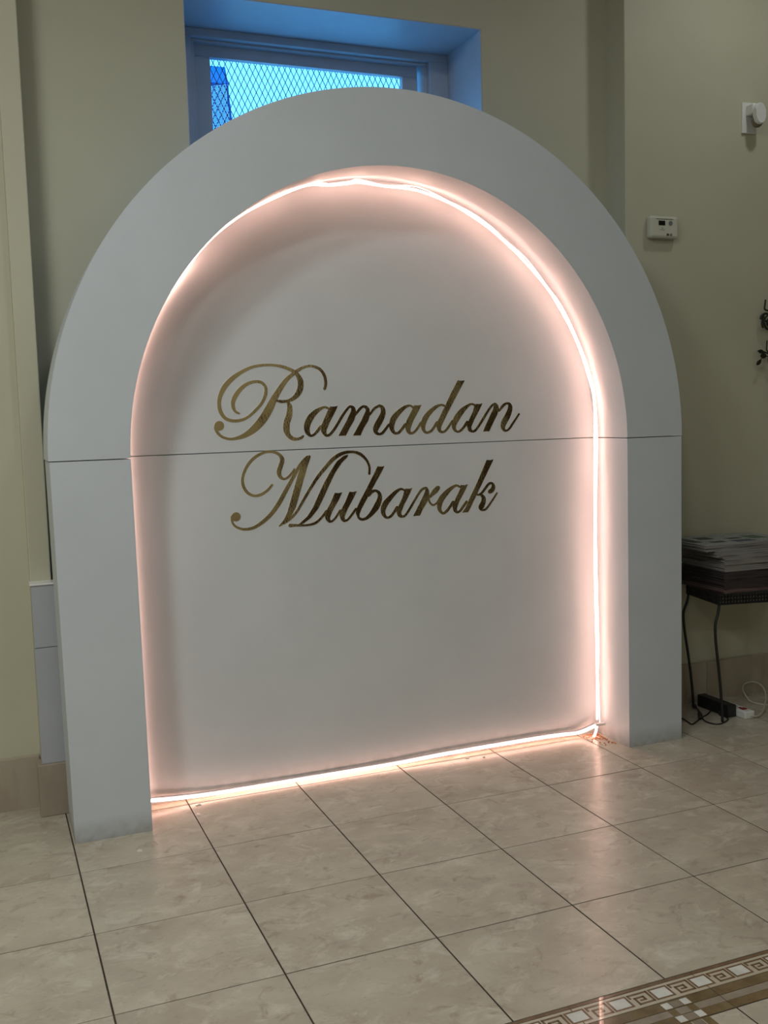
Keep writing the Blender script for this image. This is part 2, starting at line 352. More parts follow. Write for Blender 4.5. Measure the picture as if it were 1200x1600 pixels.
# white painted lining of the reveal
e = 0.004
bm = bmesh.new()
bbox(bm, WX0, WX0+e, YR+0.001, 1.0, WZ0, WZ1); bbox(bm, WX1-e, WX1, YR+0.001, 1.0, WZ0, WZ1); bbox(bm, WX0, WX1, YR+0.001, 1.0, WZ1-e, WZ1); bbox(bm, WX0, WX1, YR+0.001, 1.0, WZ0, WZ0+0.02)
link('reveal_lining', mesh_of(bm, 'reveal_lining'), M_REVEAL, win)
ring('casing', WX0+e, WX1-e, WZ0+0.02, WZ1-e, 0.088, 0.875, 1.0, M_REVEAL, win, tt=0.032)
ring('stop_bead', WX0+e+0.088, WX1-e-0.088, WZ0+0.108, WZ1-e-0.032, 0.018, 0.905, 1.0, M_REVEAL, win, tt=0.010)
ring('sash', 0.716, 1.727, WZ0+0.128, 2.945, 0.072, 0.940, 0.972, M_REVEAL, win, tt=0.066)
box('pane', 0.780, 1.662, 0.966, 0.970, WZ0+0.19, 2.886, M_GLASS, win)
# expanded-metal security grille outside the glass
bm = bmesh.new(); gx0, gx1, gz0, gz1, yg = 0.72, 1.74, 1.85, 2.97, 0.992
px, pz = 0.0262, 0.0525; sl = pz/px
def clip(x0, z0, x1, z1):
    t0, t1 = 0.0, 1.0; dx, dz = x1-x0, z1-z0
    for pp, q in ((-dx, x0-gx0), (dx, gx1-x0), (-dz, z0-gz0), (dz, gz1-z0)):
        if abs(pp) < 1e-9:
            if q < 0: return None
        else:
            r = q/pp
            if pp < 0: t0 = max(t0, r)
            else: t1 = min(t1, r)
    return None if t0 >= t1 else (x0+t0*dx, z0+t0*dz, x0+t1*dx, z0+t1*dz)
hgt = gz1-gz0; run = hgt/sl
k = -int(run/px)-2
while gx0+k*px < gx1+run:
    for sgn in (1, -1):
        xa = gx0+k*px if sgn > 0 else gx0+k*px
        c = clip(xa, gz0, xa+sgn*run, gz1)
        if c and abs(c[0]-c[2]) > 0.004: tube(bm, [(c[0], yg+0.001*sgn, c[1]), (c[2], yg+0.001*sgn, c[3])], 0.0019, 4)
    k += 1
g = link('wire_grille', mesh_of(bm, 'wire_grille'), M_GRILLE, win); g['kind'] = 'stuff'; g['label'] = 'diamond wire grille'
ring('grille_frame', gx0-0.01, gx1+0.01, gz0-0.01, gz1+0.01, 0.012, 0.984, 1.0, M_GRILLE, win)
# torn strip of fine insect screen hanging behind the grille
sc = tag(empty('torn_screen', (0.018, 1.01, 0)), 'torn strip of fine blue insect screen hanging outside the window', 'screen')
bm = bmesh.new(); prism(bm, [(0.775, 2.868), (0.846, 2.868), (0.862, 2.800), (0.778, 2.785)], 0.0, 0.002)
prism(bm, [(0.846, 2.868), (0.850, 2.868), (0.905, 2.30), (0.885, 2.30)], 0.0, 0.002); link('solid_edge', mesh_of(bm, 'solid_edge'), M_OUT, sc)
bm = bmesh.new(); x = 0.772
zz = 2.80
while zz > 2.30:
    xr_ = 0.86 + (2.80-zz)*0.06; bbox(bm, 0.772, xr_, 0.0, 0.0015, zz-0.0026, zz); zz -= 0.0062
while x < 0.89:
    bbox(bm, x, x+0.0026, 0.0, 0.0015, 2.30, 2.80 if x < 0.86 else 2.80-(x-0.86)/0.06); x += 0.0062
o = link('fine_mesh', mesh_of(bm, 'fine_mesh'), M_OUT, sc); o['kind'] = 'stuff'

# ------------------------------------------------------------------ arch backdrop
W, HS, RZO = 2.44, 1.2566, 1.2517
XI0, XI1, HI, RZI = 0.2562, 2.1784, 1.2520, 0.9922
YB, YE = 0.235, 0.247
arch = tag(empty('display_arch', (W/2, 0, 0)), 'large white display arch with deep frame and gold lettering on its back panel', 'arch')
def ell(cx, cz, rx, rz, a): return (cx + rx*math.cos(a), cz + rz*math.sin(a))
NA = 96
g = 0.0016
bm = bmesh.new()
out = [ell(W/2, HS, W/2, RZO, math.pi*k/NA) for k in range(NA+1)]
inn = [ell((XI0+XI1)/2, HI, (XI1-XI0)/2, RZI, math.pi*k/NA) for k in range(NA+1)]
out = [(x, max(z, HS+g)) for x, z in out]; inn = [(x, max(z, HS+g)) for x, z in inn]
rings = []
for (xo, zo), (xi, zi) in zip(out, inn):
    rings.append([bm.verts.new((v[0]-W/2, y, v[1])) for v, y in (((xo, zo), 0), ((xi, zi), 0), ((xi, zi), YE), ((xo, zo), YE))])
for A, B in zip(rings, rings[1:]):
    for k in range(4): bm.faces.new((A[k], A[(k+1) % 4], B[(k+1) % 4], B[k]))
bm.faces.new(rings[0][::-1]); bm.faces.new(rings[-1])
me = mesh_of(bm, 'arch_ring')
ar = link('arch_ring', me, M_ARCH, arch)
def leg(xa_t, xb_t, xa_b, xb_b):
    bm = bmesh.new()
    v = [[bm.verts.new((x-W/2, y, z)) for x, y in ((a, 0), (b, 0), (b, YE), (a, YE))] for a, b, z in ((xa_b, xb_b, 0.0), (xa_t, xb_t, HS-g))]
    for k in range(4): bm.faces.new((v[0][k], v[0][(k+1) % 4], v[1][(k+1) % 4], v[1][k]))
    bm.faces.new(v[0][::-1]); bm.faces.new(v[1])
    return link('leg', mesh_of(bm, 'leg'), M_ARCH, arch)
leg(0.003, XI0, 0.0125, XI0+0.0075); leg(XI1, W-0.002, XI1, W-0.004)
# back panel: two boards meeting at the seam
bm = bmesh.new()
pan = [ell((XI0+XI1)/2, HI, (XI1-XI0)/2+0.01, RZI+0.01, math.pi*k/60) for k in range(61)]
pan = [(x-W/2, max(z, HS+g)) for x, z in pan]
prism(bm, pan[::-1], YB, YE-0.0005)
pu = link('upper_back_board', mesh_of(bm, 'upper_back_board'), M_ARCH_LIT, arch)
bm = bmesh.new(); bbox(bm, XI0-0.005-W/2, XI1+0.005-W/2, YB, YE-0.0005, 0.0, HS-g)
pl = link('lower_back_board', mesh_of(bm, 'lower_back_board'), M_ARCH_LIT, arch)

GLYPHS = [
 ('R', [
  ('S', [(1.0059, 1.4783, 0.0111), (1.0107, 1.5007, 0.0119), (1.0058, 1.5288, 0.0119), (0.9889, 1.5514, 0.0108), (0.9578, 1.5628, 0.0093), (0.9303, 1.5594, 0.0092), (0.9066, 1.5485, 0.0118), (0.8827, 1.5322, 0.0134), (0.8587, 1.5122, 0.0164), (0.8344, 1.4813, 0.0195), (0.81, 1.4449, 0.0248), (0.7894, 1.4085, 0.0308), (0.7651, 1.3724, 0.0313), (0.7334, 1.3403, 0.0266), (0.6986, 1.3175, 0.0183), (0.6645, 1.3066, 0.0117), (0.6383, 1.305, 0.0091), (0.6128, 1.3132, 0.0091), (0.5969, 1.3283, 0.011), (0.5903, 1.3448, 0.0118), (0.5919, 1.3556, 0.0117)]),
  ('B', [(0.6036, 1.3534, 0.0177, 0.0174)]),
  ('S', [(0.6777, 1.3956, 0.0066), (0.6632, 1.4044, 0.0097), (0.6567, 1.4263, 0.0141), (0.6614, 1.448, 0.0161), (0.6793, 1.4749, 0.0153), (0.7064, 1.498, 0.0123), (0.7368, 1.5085, 0.0102), (0.7631, 1.5063, 0.0104), (0.7795, 1.4895, 0.0107), (0.7795, 1.4639, 0.0121), (0.7637, 1.4312, 0.0112), (0.7361, 1.4025, 0.0103), (0.7088, 1.3813, 0.0095), (0.6822, 1.3711, 0.0102), (0.6524, 1.3701, 0.0109), (0.6269, 1.3799, 0.0118), (0.6113, 1.4021, 0.014), (0.6064, 1.4311, 0.014), (0.6121, 1.4599, 0.0153), (0.6281, 1.4902, 0.0181), (0.6552, 1.5187, 0.0165), (0.6896, 1.5418, 0.0129), (0.7277, 1.5595, 0.0101), (0.7657, 1.5671, 0.0094), (0.8074, 1.5679, 0.0088), (0.8454, 1.562, 0.0111), (0.8795, 1.5488, 0.0128), (0.9002, 1.5338, 0.0154), (0.9128, 1.5096, 0.0211), (0.9118, 1.4836, 0.0225), (0.9012, 1.4615, 0.0198), (0.8831, 1.4452, 0.0149), (0.8596, 1.4365, 0.0103), (0.8364, 1.4351, 0.0111), (0.8193, 1.4392, 0.0074)]),
  ('S', [(0.8613, 1.4327, 0.0085), (0.8683, 1.414, 0.0194), (0.8652, 1.3844, 0.0231), (0.8544, 1.355, 0.0239), (0.8533, 1.329, 0.0232), (0.8603, 1.3102, 0.0168), (0.8754, 1.2985, 0.0143), (0.8928, 1.296, 0.0105), (0.9086, 1.3003, 0.0098), (0.9147, 1.3053, 0.0092)]),
 ]),
 ('a', [
  ('S', [(1.0177, 1.4045, 0.0085), (1.0062, 1.4103, 0.0078), (0.99, 1.4066, 0.0111), (0.9661, 1.392, 0.0185), (0.945, 1.3704, 0.0245), (0.9324, 1.3432, 0.0236), (0.933, 1.3211, 0.019), (0.944, 1.3069, 0.0101), (0.9572, 1.3092, 0.009), (0.9722, 1.3226, 0.0114), (0.986, 1.3388, 0.0114)]),
  ('P', [(1.0253, 1.4126), (1.04, 1.4117), (1.0555, 1.4139), (1.0421, 1.3886), (1.0202, 1.3517), (1.0074, 1.3242), (1.0056, 1.3132), (1.0097, 1.3047), (0.9979, 1.3051), (0.9867, 1.3193), (0.985, 1.3361), (0.9923, 1.3525), (1.0145, 1.3963), (1.0207, 1.4058)]),
  ('S', [(0.9983, 1.3162, 0.0162), (1.0053, 1.3054, 0.0101), (1.0186, 1.3072, 0.0102), (1.0338, 1.322, 0.0104), (1.0494, 1.3424, 0.0105), (1.0713, 1.3753, 0.0105)]),
 ]),
 ('m', [
  ('S', [(1.0713, 1.3753, 0.0104), (1.0899, 1.3985, 0.0098), (1.1037, 1.4102, 0.009), (1.1155, 1.4049, 0.0142)]),
  ('P', [(1.1095, 1.405), (1.1061, 1.3911), (1.0853, 1.3525), (1.0538, 1.3018), (1.0687, 1.3021), (1.0836, 1.3021), (1.0995, 1.3297), (1.1184, 1.3572), (1.1283, 1.385), (1.1245, 1.4047), (1.1143, 1.4133)]),
  ('S', [(1.1251, 1.3794, 0.0076), (1.1408, 1.3987, 0.0105), (1.1562, 1.4095, 0.009), (1.1696, 1.405, 0.0125)]),
  ('P', [(1.1652, 1.4065), (1.1662, 1.3924), (1.1453, 1.3536), (1.112, 1.3012), (1.127, 1.3012), (1.142, 1.3007), (1.1565, 1.3279), (1.1756, 1.3555), (1.184, 1.3807), (1.1816, 1.4005), (1.1714, 1.412), (1.1623, 1.4122)]),
  ('S', [(1.1824, 1.3779, 0.0077), (1.1982, 1.3973, 0.0105), (1.2137, 1.4076, 0.0092), (1.226, 1.4096, 0.0102)]),
  ('S', [(1.2213, 1.4118, 0.0081), (1.2332, 1.4039, 0.015), (1.2373, 1.3882, 0.0196), (1.2322, 1.3713, 0.023), (1.2192, 1.349, 0.0252), (1.2064, 1.3281, 0.0236), (1.2043, 1.3126, 0.0169), (1.2147, 1.3037, 0.0097), (1.2301, 1.3061, 0.0105), (1.246, 1.3226, 0.0108), (1.2588, 1.3379, 0.009)]),
 ]),
 ('a', [
  ('S', [(1.3601, 1.4023, 0.0088), (1.3478, 1.4083, 0.008), (1.3289, 1.403, 0.0123), (1.3035, 1.3851, 0.019), (1.2811, 1.3614, 0.0242), (1.271, 1.3361, 0.0222), (1.2735, 1.316, 0.0159), (1.284, 1.3043, 0.0104), (1.2996, 1.3066, 0.0106), (1.314, 1.3205, 0.0109), (1.3269, 1.3358, 0.0121)]),
  ('P', [(1.3666, 1.4093), (1.3823, 1.408), (1.3975, 1.4106), (1.3815, 1.3816), (1.3617, 1.3506), (1.3499, 1.3222), (1.348, 1.3108), (1.3541, 1.3019), (1.3415, 1.3009), (1.3293, 1.3114), (1.3261, 1.3287), (1.332, 1.3486), (1.355, 1.388), (1.3616, 1.4008)]),
  ('S', [(1.3386, 1.3082, 0.0136), (1.3478, 1.3021, 0.0098), (1.3636, 1.3059, 0.0095), (1.3798, 1.3227, 0.0104), (1.393, 1.341, 0.0099)]),
 ]),
 ('d', [
  ('S', [(1.4934, 1.4049, 0.0087), (1.4791, 1.4075, 0.0087), (1.4581, 1.3999, 0.0131), (1.4321, 1.3803, 0.0183), (1.4124, 1.3578, 0.0224), (1.4022, 1.3321, 0.0208), (1.4048, 1.3118, 0.0137), (1.4156, 1.3022, 0.0099), (1.4332, 1.3065, 0.0102), (1.4463, 1.3192, 0.0111), (1.4612, 1.339, 0.0125)]),
  ('P', [(1.5546, 1.5018), (1.5701, 1.5004), (1.5858, 1.5013), (1.5628, 1.4645), (1.529, 1.4099), (1.4953, 1.3525), (1.48, 1.3239), (1.4774, 1.3109), (1.4827, 1.302), (1.4746, 1.2994), (1.462, 1.31), (1.4587, 1.3275), (1.4646, 1.3447), (1.4932, 1.3962), (1.5269, 1.4564)]),
  ('S', [(1.4716, 1.3082, 0.0138), (1.4811, 1.3021, 0.0093), (1.4956, 1.306, 0.0097), (1.5106, 1.3215, 0.01), (1.5273, 1.3429, 0.0101)]),
 ]),
 ('a', [
  ('S', [(1.6262, 1.4034, 0.0087), (1.6136, 1.4083, 0.008), (1.5966, 1.4016, 0.012), (1.5709, 1.3822, 0.0214), (1.5479, 1.3552, 0.0256), (1.5347, 1.3281, 0.02), (1.5371, 1.3105, 0.0136), (1.5494, 1.3013, 0.0085), (1.5634, 1.3059, 0.0105), (1.5778, 1.3192, 0.0108), (1.5922, 1.3364, 0.0136)]),
  ('P', [(1.6305, 1.4084), (1.6475, 1.4075), (1.6617, 1.4102), (1.6469, 1.3828), (1.6234, 1.3456), (1.6101, 1.3182), (1.6112, 1.3081), (1.6181, 1.3016), (1.6081, 1.2968), (1.5943, 1.3061), (1.5905, 1.3239), (1.5965, 1.3388), (1.6185, 1.3785), (1.6247, 1.3997)]),
  ('S', [(1.6013, 1.3072, 0.0135), (1.6125, 1.3005, 0.0091), (1.6267, 1.3038, 0.0101), (1.6426, 1.321, 0.0104), (1.6631, 1.3482, 0.0111)]),
 ]),
 ('n', [
  ('S', [(1.6631, 1.3482, 0.0111), (1.6837, 1.3768, 0.0105), (1.7013, 1.3979, 0.0098), (1.7158, 1.4069, 0.009)]),
  ('P', [(1.7128, 1.4014), (1.7082, 1.3863), (1.6888, 1.3513), (1.6606, 1.2976), (1.6748, 1.299), (1.6891, 1.298), (1.7025, 1.323), (1.7234, 1.358), (1.7354, 1.3831), (1.7315, 1.401), (1.7202, 1.4109), (1.7116, 1.4103)]),
  ('S', [(1.7353, 1.378, 0.0072), (1.7501, 1.3955, 0.0121), (1.7647, 1.4058, 0.0094), (1.7778, 1.4063, 0.0105), (1.7848, 1.3959, 0.0185), (1.783, 1.3794, 0.0219), (1.7724, 1.3567, 0.025), (1.7575, 1.3341, 0.0256), (1.7513, 1.3164, 0.0214), (1.7554, 1.3022, 0.0127), (1.7669, 1.2985, 0.0083), (1.7801, 1.3065, 0.0094), (1.795, 1.3253, 0.0096), (1.813, 1.3479, 0.0085), (1.8244, 1.3629, 0.0085)]),
 ]),
 ('M', [
  ('S', [(0.7894, 1.1303, 0.0096), (0.7717, 1.1124, 0.0096), (0.747, 1.0982, 0.0104), (0.7204, 1.095, 0.0094), (0.6948, 1.1095, 0.0113), (0.6808, 1.1383, 0.0114), (0.6832, 1.1708, 0.0104), (0.7014, 1.2072, 0.0113), (0.7312, 1.2362, 0.0113), (0.7679, 1.252, 0.0094), (0.7969, 1.2522, 0.0094), (0.8207, 1.2419, 0.0114), (0.8321, 1.2226, 0.0166), (0.8264, 1.2016, 0.0175), (0.8181, 1.1784, 0.0175), (0.8222, 1.1593, 0.0135), (0.8365, 1.1506, 0.0085), (0.854, 1.1578, 0.0096), (0.8694, 1.1736, 0.0088), (0.8772, 1.1851, 0.0068)]),
  ('B', [(0.6506, 1.0223, 0.017, 0.0168)]),
  ('S', [(0.6351, 1.0243, 0.0085), (0.6345, 1.0103, 0.0085), (0.6399, 0.995, 0.0084), (0.6536, 0.9828, 0.0084), (0.6794, 0.9745, 0.0094), (0.7131, 0.9778, 0.0114), (0.7475, 0.9958, 0.0135), (0.7826, 1.0243, 0.0155), (0.8135, 1.0628, 0.0166), (0.8449, 1.1132, 0.0157), (0.8711, 1.1545, 0.0137), (0.8974, 1.196, 0.0127), (0.9232, 1.2234, 0.0117), (0.9374, 1.23, 0.0077)]),
  ('P', [(0.936, 1.2324), (0.9423, 1.2288), (0.9297, 1.197), (0.9101, 1.1407), (0.8932, 1.0891), (0.8766, 1.0423), (0.8553, 1.0055), (0.8349, 0.9877), (0.8099, 0.9741), (0.8091, 0.9789), (0.828, 0.9977), (0.8438, 1.0253), (0.8578, 1.0673), (0.8746, 1.1187), (0.8886, 1.1608), (0.9022, 1.1934), (0.9232, 1.2234)]),
  ('S', [(0.83, 0.9871, 0.0078), (0.8552, 1.0031, 0.0098), (0.8809, 1.0277, 0.0099), (0.9178, 1.083, 0.0109), (0.9601, 1.143, 0.0119), (0.9968, 1.1843, 0.0139), (1.0335, 1.2187, 0.0148), (1.0698, 1.2365, 0.0126), (1.1058, 1.2399, 0.0097), (1.1364, 1.2313, 0.0118), (1.1616, 1.2084, 0.0101), (1.1737, 1.1811, 0.0093), (1.1728, 1.1543, 0.0094)]),
  ('P', [(1.072, 1.2267), (1.09, 1.2308), (1.0871, 1.2213), (1.0634, 1.2006), (1.0367, 1.1656), (1.0095, 1.1164), (0.9877, 1.0742), (0.9635, 1.0323), (0.9347, 1.0004), (0.904, 0.9807), (0.8788, 0.9742), (0.8942, 0.9862), (0.9199, 1.0061), (0.9436, 1.0383), (0.9626, 1.0756), (0.9897, 1.1271), (1.0165, 1.169), (1.0432, 1.2063)]),
  ('S', [(0.8527, 0.977, 0.0134), (0.874, 0.9765, 0.0096), (0.9137, 0.9738, 0.0077), (0.9489, 0.9792, 0.0098), (0.9748, 0.9978, 0.009), (0.9959, 1.0206, 0.0111)]),
 ]),
 ('u', [
  ('P', [(1.032, 1.0888), (1.0468, 1.0868), (1.0618, 1.0894), (1.0474, 1.0619), (1.0223, 1.0238), (1.0094, 0.9964), (1.0105, 0.9864), (1.0177, 0.9803), (1.0072, 0.9761), (0.9928, 0.989), (0.9889, 1.0033), (0.994, 1.0199), (1.0128, 1.0498)]),
  ('S', [(1.0002, 0.9885, 0.0125), (1.0088, 0.9808, 0.009), (1.0224, 0.9856, 0.0088), (1.0363, 1.0003, 0.0089), (1.0504, 1.0207, 0.0089)]),
  ('P', [(1.0903, 1.0901), (1.1053, 1.0876), (1.1204, 1.0905), (1.1044, 1.0615), (1.0805, 1.0231), (1.0675, 0.9955), (1.0687, 0.9869), (1.076, 0.9807), (1.0653, 0.9751), (1.0522, 0.9865), (1.0468, 1.0025), (1.0519, 1.0192), (1.0709, 1.0492)]),
  ('S', [(1.0582, 0.987, 0.0126), (1.067, 0.9799, 0.0091), (1.0806, 0.9847, 0.0089), (1.0962, 1.0008, 0.0096), (1.1136, 1.0225, 0.0096)]),
 ]),
 ('b', [
  ('P', [(1.208, 1.181), (1.2223, 1.1786), (1.2362, 1.1803), (1.22, 1.1524), (1.1877, 1.1025), (1.1619, 1.0611), (1.1362, 1.0197), (1.128, 1.0002), (1.1284, 0.9873), (1.135, 0.9826), (1.1347, 0.976), (1.1199, 0.9864), (1.1131, 1.0068), (1.1167, 1.0237), (1.1312, 1.0514), (1.1569, 1.0928), (1.186, 1.1426)]),
  ('S', [(1.129, 0.9844, 0.0114), (1.141, 0.9808, 0.0104), (1.1595, 0.9867, 0.0131), (1.1815, 1.0054, 0.0194), (1.2007, 1.0301, 0.0245), (1.2122, 1.0553, 0.0197), (1.2114, 1.0755, 0.0145), (1.1994, 1.087, 0.0097), (1.1841, 1.0856, 0.0118), (1.1684, 1.0721, 0.0119)]),
 ]),
 ('a', [
  ('S', [(1.314, 1.0844, 0.0081), (1.3011, 1.0886, 0.0087), (1.282, 1.0794, 0.014), (1.2583, 1.0593, 0.0187), (1.2345, 1.0339, 0.0234), (1.2251, 1.0104, 0.0201), (1.2288, 0.9914, 0.015), (1.2414, 0.9812, 0.0091), (1.256, 0.9856, 0.0107), (1.2694, 0.9996, 0.0109), (1.283, 1.0176, 0.0132)]),
  ('P', [(1.3214, 1.0894), (1.336, 1.0878), (1.3501, 1.0905), (1.3353, 1.063), (1.3137, 1.0265), (1.3013, 1.0003), (1.301, 0.9895), (1.3081, 0.9831), (1.2963, 0.9785), (1.2835, 0.9879), (1.2802, 1.0016), (1.2859, 1.0174), (1.3074, 1.0565), (1.3154, 1.0816)]),
  ('S', [(1.2908, 0.9875, 0.013), (1.3007, 0.9814, 0.0091), (1.3154, 0.9845, 0.0097), (1.332, 1.0038, 0.0099), (1.3535, 1.035, 0.0099)]),
 ]),
 ('r', [
  ('S', [(1.3535, 1.035, 0.0099), (1.3749, 1.0649, 0.0099), (1.3901, 1.0816, 0.0103), (1.4051, 1.0879, 0.0084)]),
  ('P', [(1.405, 1.0849), (1.4016, 1.0702), (1.3798, 1.0307), (1.3495, 0.9797), (1.3637, 0.9809), (1.3784, 0.98), (1.3908, 1.0029), (1.4124, 1.0342), (1.4219, 1.0555), (1.4202, 1.0773), (1.4125, 1.0899), (1.4052, 1.0922)]),
  ('S', [(1.4172, 1.0448, 0.0088), (1.4213, 1.031, 0.0081), (1.4299, 1.021, 0.0083), (1.4388, 1.0185, 0.0078), (1.4509, 1.0252, 0.0076), (1.4602, 1.0369, 0.0071)]),
  ('P', [(1.4172, 1.0448), (1.4236, 1.0608), (1.4375, 1.0804), (1.4527, 1.0919), (1.4617, 1.0928), (1.4675, 1.0884), (1.4658, 1.0789), (1.455, 1.0659), (1.4368, 1.0546), (1.4262, 1.0471)]),
 ]),
 ('a', [
  ('S', [(1.5523, 1.0841, 0.0087), (1.5399, 1.0898, 0.0086), (1.5215, 1.0832, 0.0133), (1.496, 1.0644, 0.0205), (1.4703, 1.0368, 0.0248), (1.4627, 1.0094, 0.0194), (1.4664, 0.9928, 0.0133), (1.4786, 0.9832, 0.0101), (1.4927, 0.9899, 0.0119), (1.5084, 1.0067, 0.0115), (1.5228, 1.0236, 0.0138)]),
  ('P', [(1.5581, 1.0907), (1.575, 1.0893), (1.5897, 1.0923), (1.5743, 1.0639), (1.5509, 1.027), (1.539, 0.9998), (1.5388, 0.9921), (1.5443, 0.9854), (1.5357, 0.9796), (1.5234, 0.9905), (1.5196, 1.006), (1.5256, 1.0234), (1.5491, 1.0652), (1.555, 1.0776)]),
  ('S', [(1.5304, 0.9901, 0.0124), (1.54, 0.9831, 0.0086), (1.5528, 0.9887, 0.0098), (1.5673, 1.0057, 0.0111), (1.5818, 1.0227, 0.0111)]),
 ]),
 ('k', [
  ('P', [(1.6751, 1.1851), (1.6909, 1.1832), (1.7067, 1.1863), (1.6843, 1.1476), (1.6545, 1.0953), (1.6248, 1.0432), (1.6011, 1.0011), (1.5878, 0.9802), (1.5751, 0.981), (1.561, 0.9801), (1.577, 1), (1.5992, 1.0421), (1.6318, 1.0991), (1.6617, 1.1589)]),
  ('S', [(1.6222, 1.051, 0.0051), (1.6363, 1.0477, 0.0093), (1.6507, 1.0546, 0.0099), (1.6684, 1.0741, 0.0112), (1.683, 1.0888, 0.0108), (1.6974, 1.0901, 0.0089), (1.7024, 1.0775, 0.0173), (1.6983, 1.0648, 0.0198), (1.6867, 1.0577, 0.018)]),
  ('S', [(1.6449, 1.0498, 0.0081), (1.6574, 1.0337, 0.018), (1.6556, 1.0158, 0.0212), (1.6466, 0.9984, 0.0241), (1.6464, 0.9907, 0.0165), (1.6549, 0.985, 0.0087), (1.6679, 0.9894, 0.0099), (1.6841, 1.0064, 0.009), (1.7019, 1.0286, 0.0085), (1.7182, 1.0496, 0.0074)]),
 ]),
]

def ribbon(bm, pts, y0, y1):
    P = catmull(pts, 5); n = len(P); Lf, Rt = [], []
    for i in range(n):
        a, b = P[max(0, i-1)], P[min(n-1, i+1)]
        dx, dz = b[0]-a[0], b[1]-a[1]; l = math.hypot(dx, dz) or 1; nx, nz = -dz/l, dx/l; h = P[i][2]/2
        Lf.append((P[i][0]+nx*h, P[i][1]+nz*h)); Rt.append((P[i][0]-nx*h, P[i][1]-nz*h))
    def cap(pc, other):
        dx, dz = pc[0]-other[0], pc[1]-other[1]; a0 = math.atan2(dz, dx); h = pc[2]/2
        return [(pc[0]+h*math.cos(a0+t), pc[1]+h*math.sin(a0+t)) for t in (-1.0, -0.5, 0, 0.5, 1.0)]
    for i in range(n-1):
        prism_quad(bm, (Lf[i], Lf[i+1], Rt[i+1], Rt[i]), y0, y1, i == 0, i == n-2)
    c1 = cap(P[-1], P[-2]); c0 = cap(P[0], P[1])
    prism(bm, [Rt[-1]]+c1+[Lf[-1]], y0, y1); prism(bm, [Lf[0]]+c0+[Rt[0]], y0, y1)
def prism_quad(bm, q, y0, y1, first, last):
    A = [bm.verts.new((x, y0, z)) for x, z in q]; B = [bm.verts.new((x, y1, z)) for x, z in q]
    bm.faces.new(A); bm.faces.new((A[0], B[0], B[1], A[1])); bm.faces.new((A[2], B[2], B[3], A[3]))
for gi, (ch, shapes) in enumerate(GLYPHS):
    bm = bmesh.new()
    for si, (kind, d) in enumerate(shapes):
        y0 = YB-0.0012-0.00012*si; y1 = YB-0.0001
        if kind == 'S': ribbon(bm, [(x-W/2, z, w_) for x, z, w_ in d], y0, y1)
        elif kind == 'P':
            prism(bm, [(x-W/2, z) for x, z in d], y0, y1)
        else:
            x, z, rx, rz = d[0]; prism(bm, [(x-W/2+rx*math.cos(t*math.pi/12), z+rz*math.sin(t*math.pi/12)) for t in range(24)], y0, y1)
    for f in bm.faces: f.normal_update()
    o = link('letter', mesh_of(bm, 'letter'), M_GOLD, pu if gi < 7 else pl)
    o['label'] = 'gold script letter ' + ch

# ------------------------------------------------------------------ LED rope light inside the arch
led = tag(empty('led_rope_light', (1.2, 0.2, 0)), 'glowing warm pink LED rope light running around the inside of the arch', 'led light')
led.location = (0, 0, 0)
YL = 0.215
vis = [(0.505, 1.893), (0.535, 1.938), (0.56, 1.967), (0.624, 2.030), (0.720, 2.100), (0.839, 2.162), (0.96, 2.211), (1.04, 2.215), (1.121, 2.226), (1.158, 2.232), (1.26, 2.224), (1.39, 2.216), (1.522, 2.178), (1.616, 2.134), (1.700, 2.085), (1.768, 2.035), (1.852, 1.964), (1.952, 1.863), (2.005, 1.790), (2.063, 1.698), (2.110, 1.600), (2.143, 1.504), (2.168, 1.411), (2.169, 1.24), (2.166, 0.95), (2.164, 0.677), (2.168, 0.40), (2.169, 0.237), (2.167, 0.060)]
cxi, rxi = (XI0+XI1)/2, (XI1-XI0)/2
tt = (0.176+3.3733)/(YL+3.3733)
left = [(XI0+0.018, 0.220, 0.04)] + [(XI0+0.011, 0.222, z) for z in (0.3, 0.65, 1.0, 1.25)]
left += [(x, y, z) for (x, z), y in zip([ell(cxi, HI, rxi-0.011, RZI-0.011, math.pi-a) for a in (0.15, 0.32, 0.46, 0.58)], (0.224, 0.224, 0.224, 0.224))]
vis = [(-0.18945+(x+0.18945)*tt, 1.3686+(z-1.3686)*tt) for x, z in vis]
arch_path = left + [(0.500, 0.222, 1.886), (0.534, 0.205, 1.936)] + [(x, 0.176, z) for x, z in vis[2:]]
tube_obj('light_strand', arch_path, 0.0045, M_LED, led, 8, 4)
second = [(x + (x-cxi)*0.008*math.sin(k*1.3)**2, 0.168, z + (z-1.15)*0.010*math.sin(k*1.3)**2) for k, (x, z) in enumerate(vis[5:])]  # thin glowing tube drawing the doubled bright line beside the strand
tube_obj('light_strand', second, 0.0016, M_LED, led, 6, 3)
fl = [(XI0+0.02, 0.200, 0.030), (0.416, 0.205, 0.018), (0.556, 0.212, 0.0115), (0.826, 0.216, 0.010), (1.031, 0.216, 0.010), (1.244, 0.214, 0.012), (1.466, 0.212, 0.019), (1.756, 0.212, 0.021), (1.968, 0.212, 0.020), (2.060, 0.205, 0.018), (2.105, 0.195, 0.030), (2.140, 0.176, 0.050)]
tube_obj('light_strand', fl, 0.0050, M_LED, led, 8, 4)
tube_obj('mounting_channel', [(x, y+0.010, z+0.006) for x, y, z in fl], 0.0048, M_CASING, led, 6, 4)
tube_obj('tail', [(2.140, 0.176, 0.050), (2.130, 0.172, 0.02), (2.118, 0.168, 0.006)], 0.005, M_LED, led, 6, 3)
bm = bmesh.new(); bbox(bm, 2.134, 2.180, 0.170, 0.182, 0.046, 0.058, 0.002); link('end_cap', mesh_of(bm, 'end_cap'), M_WPLAST, led)

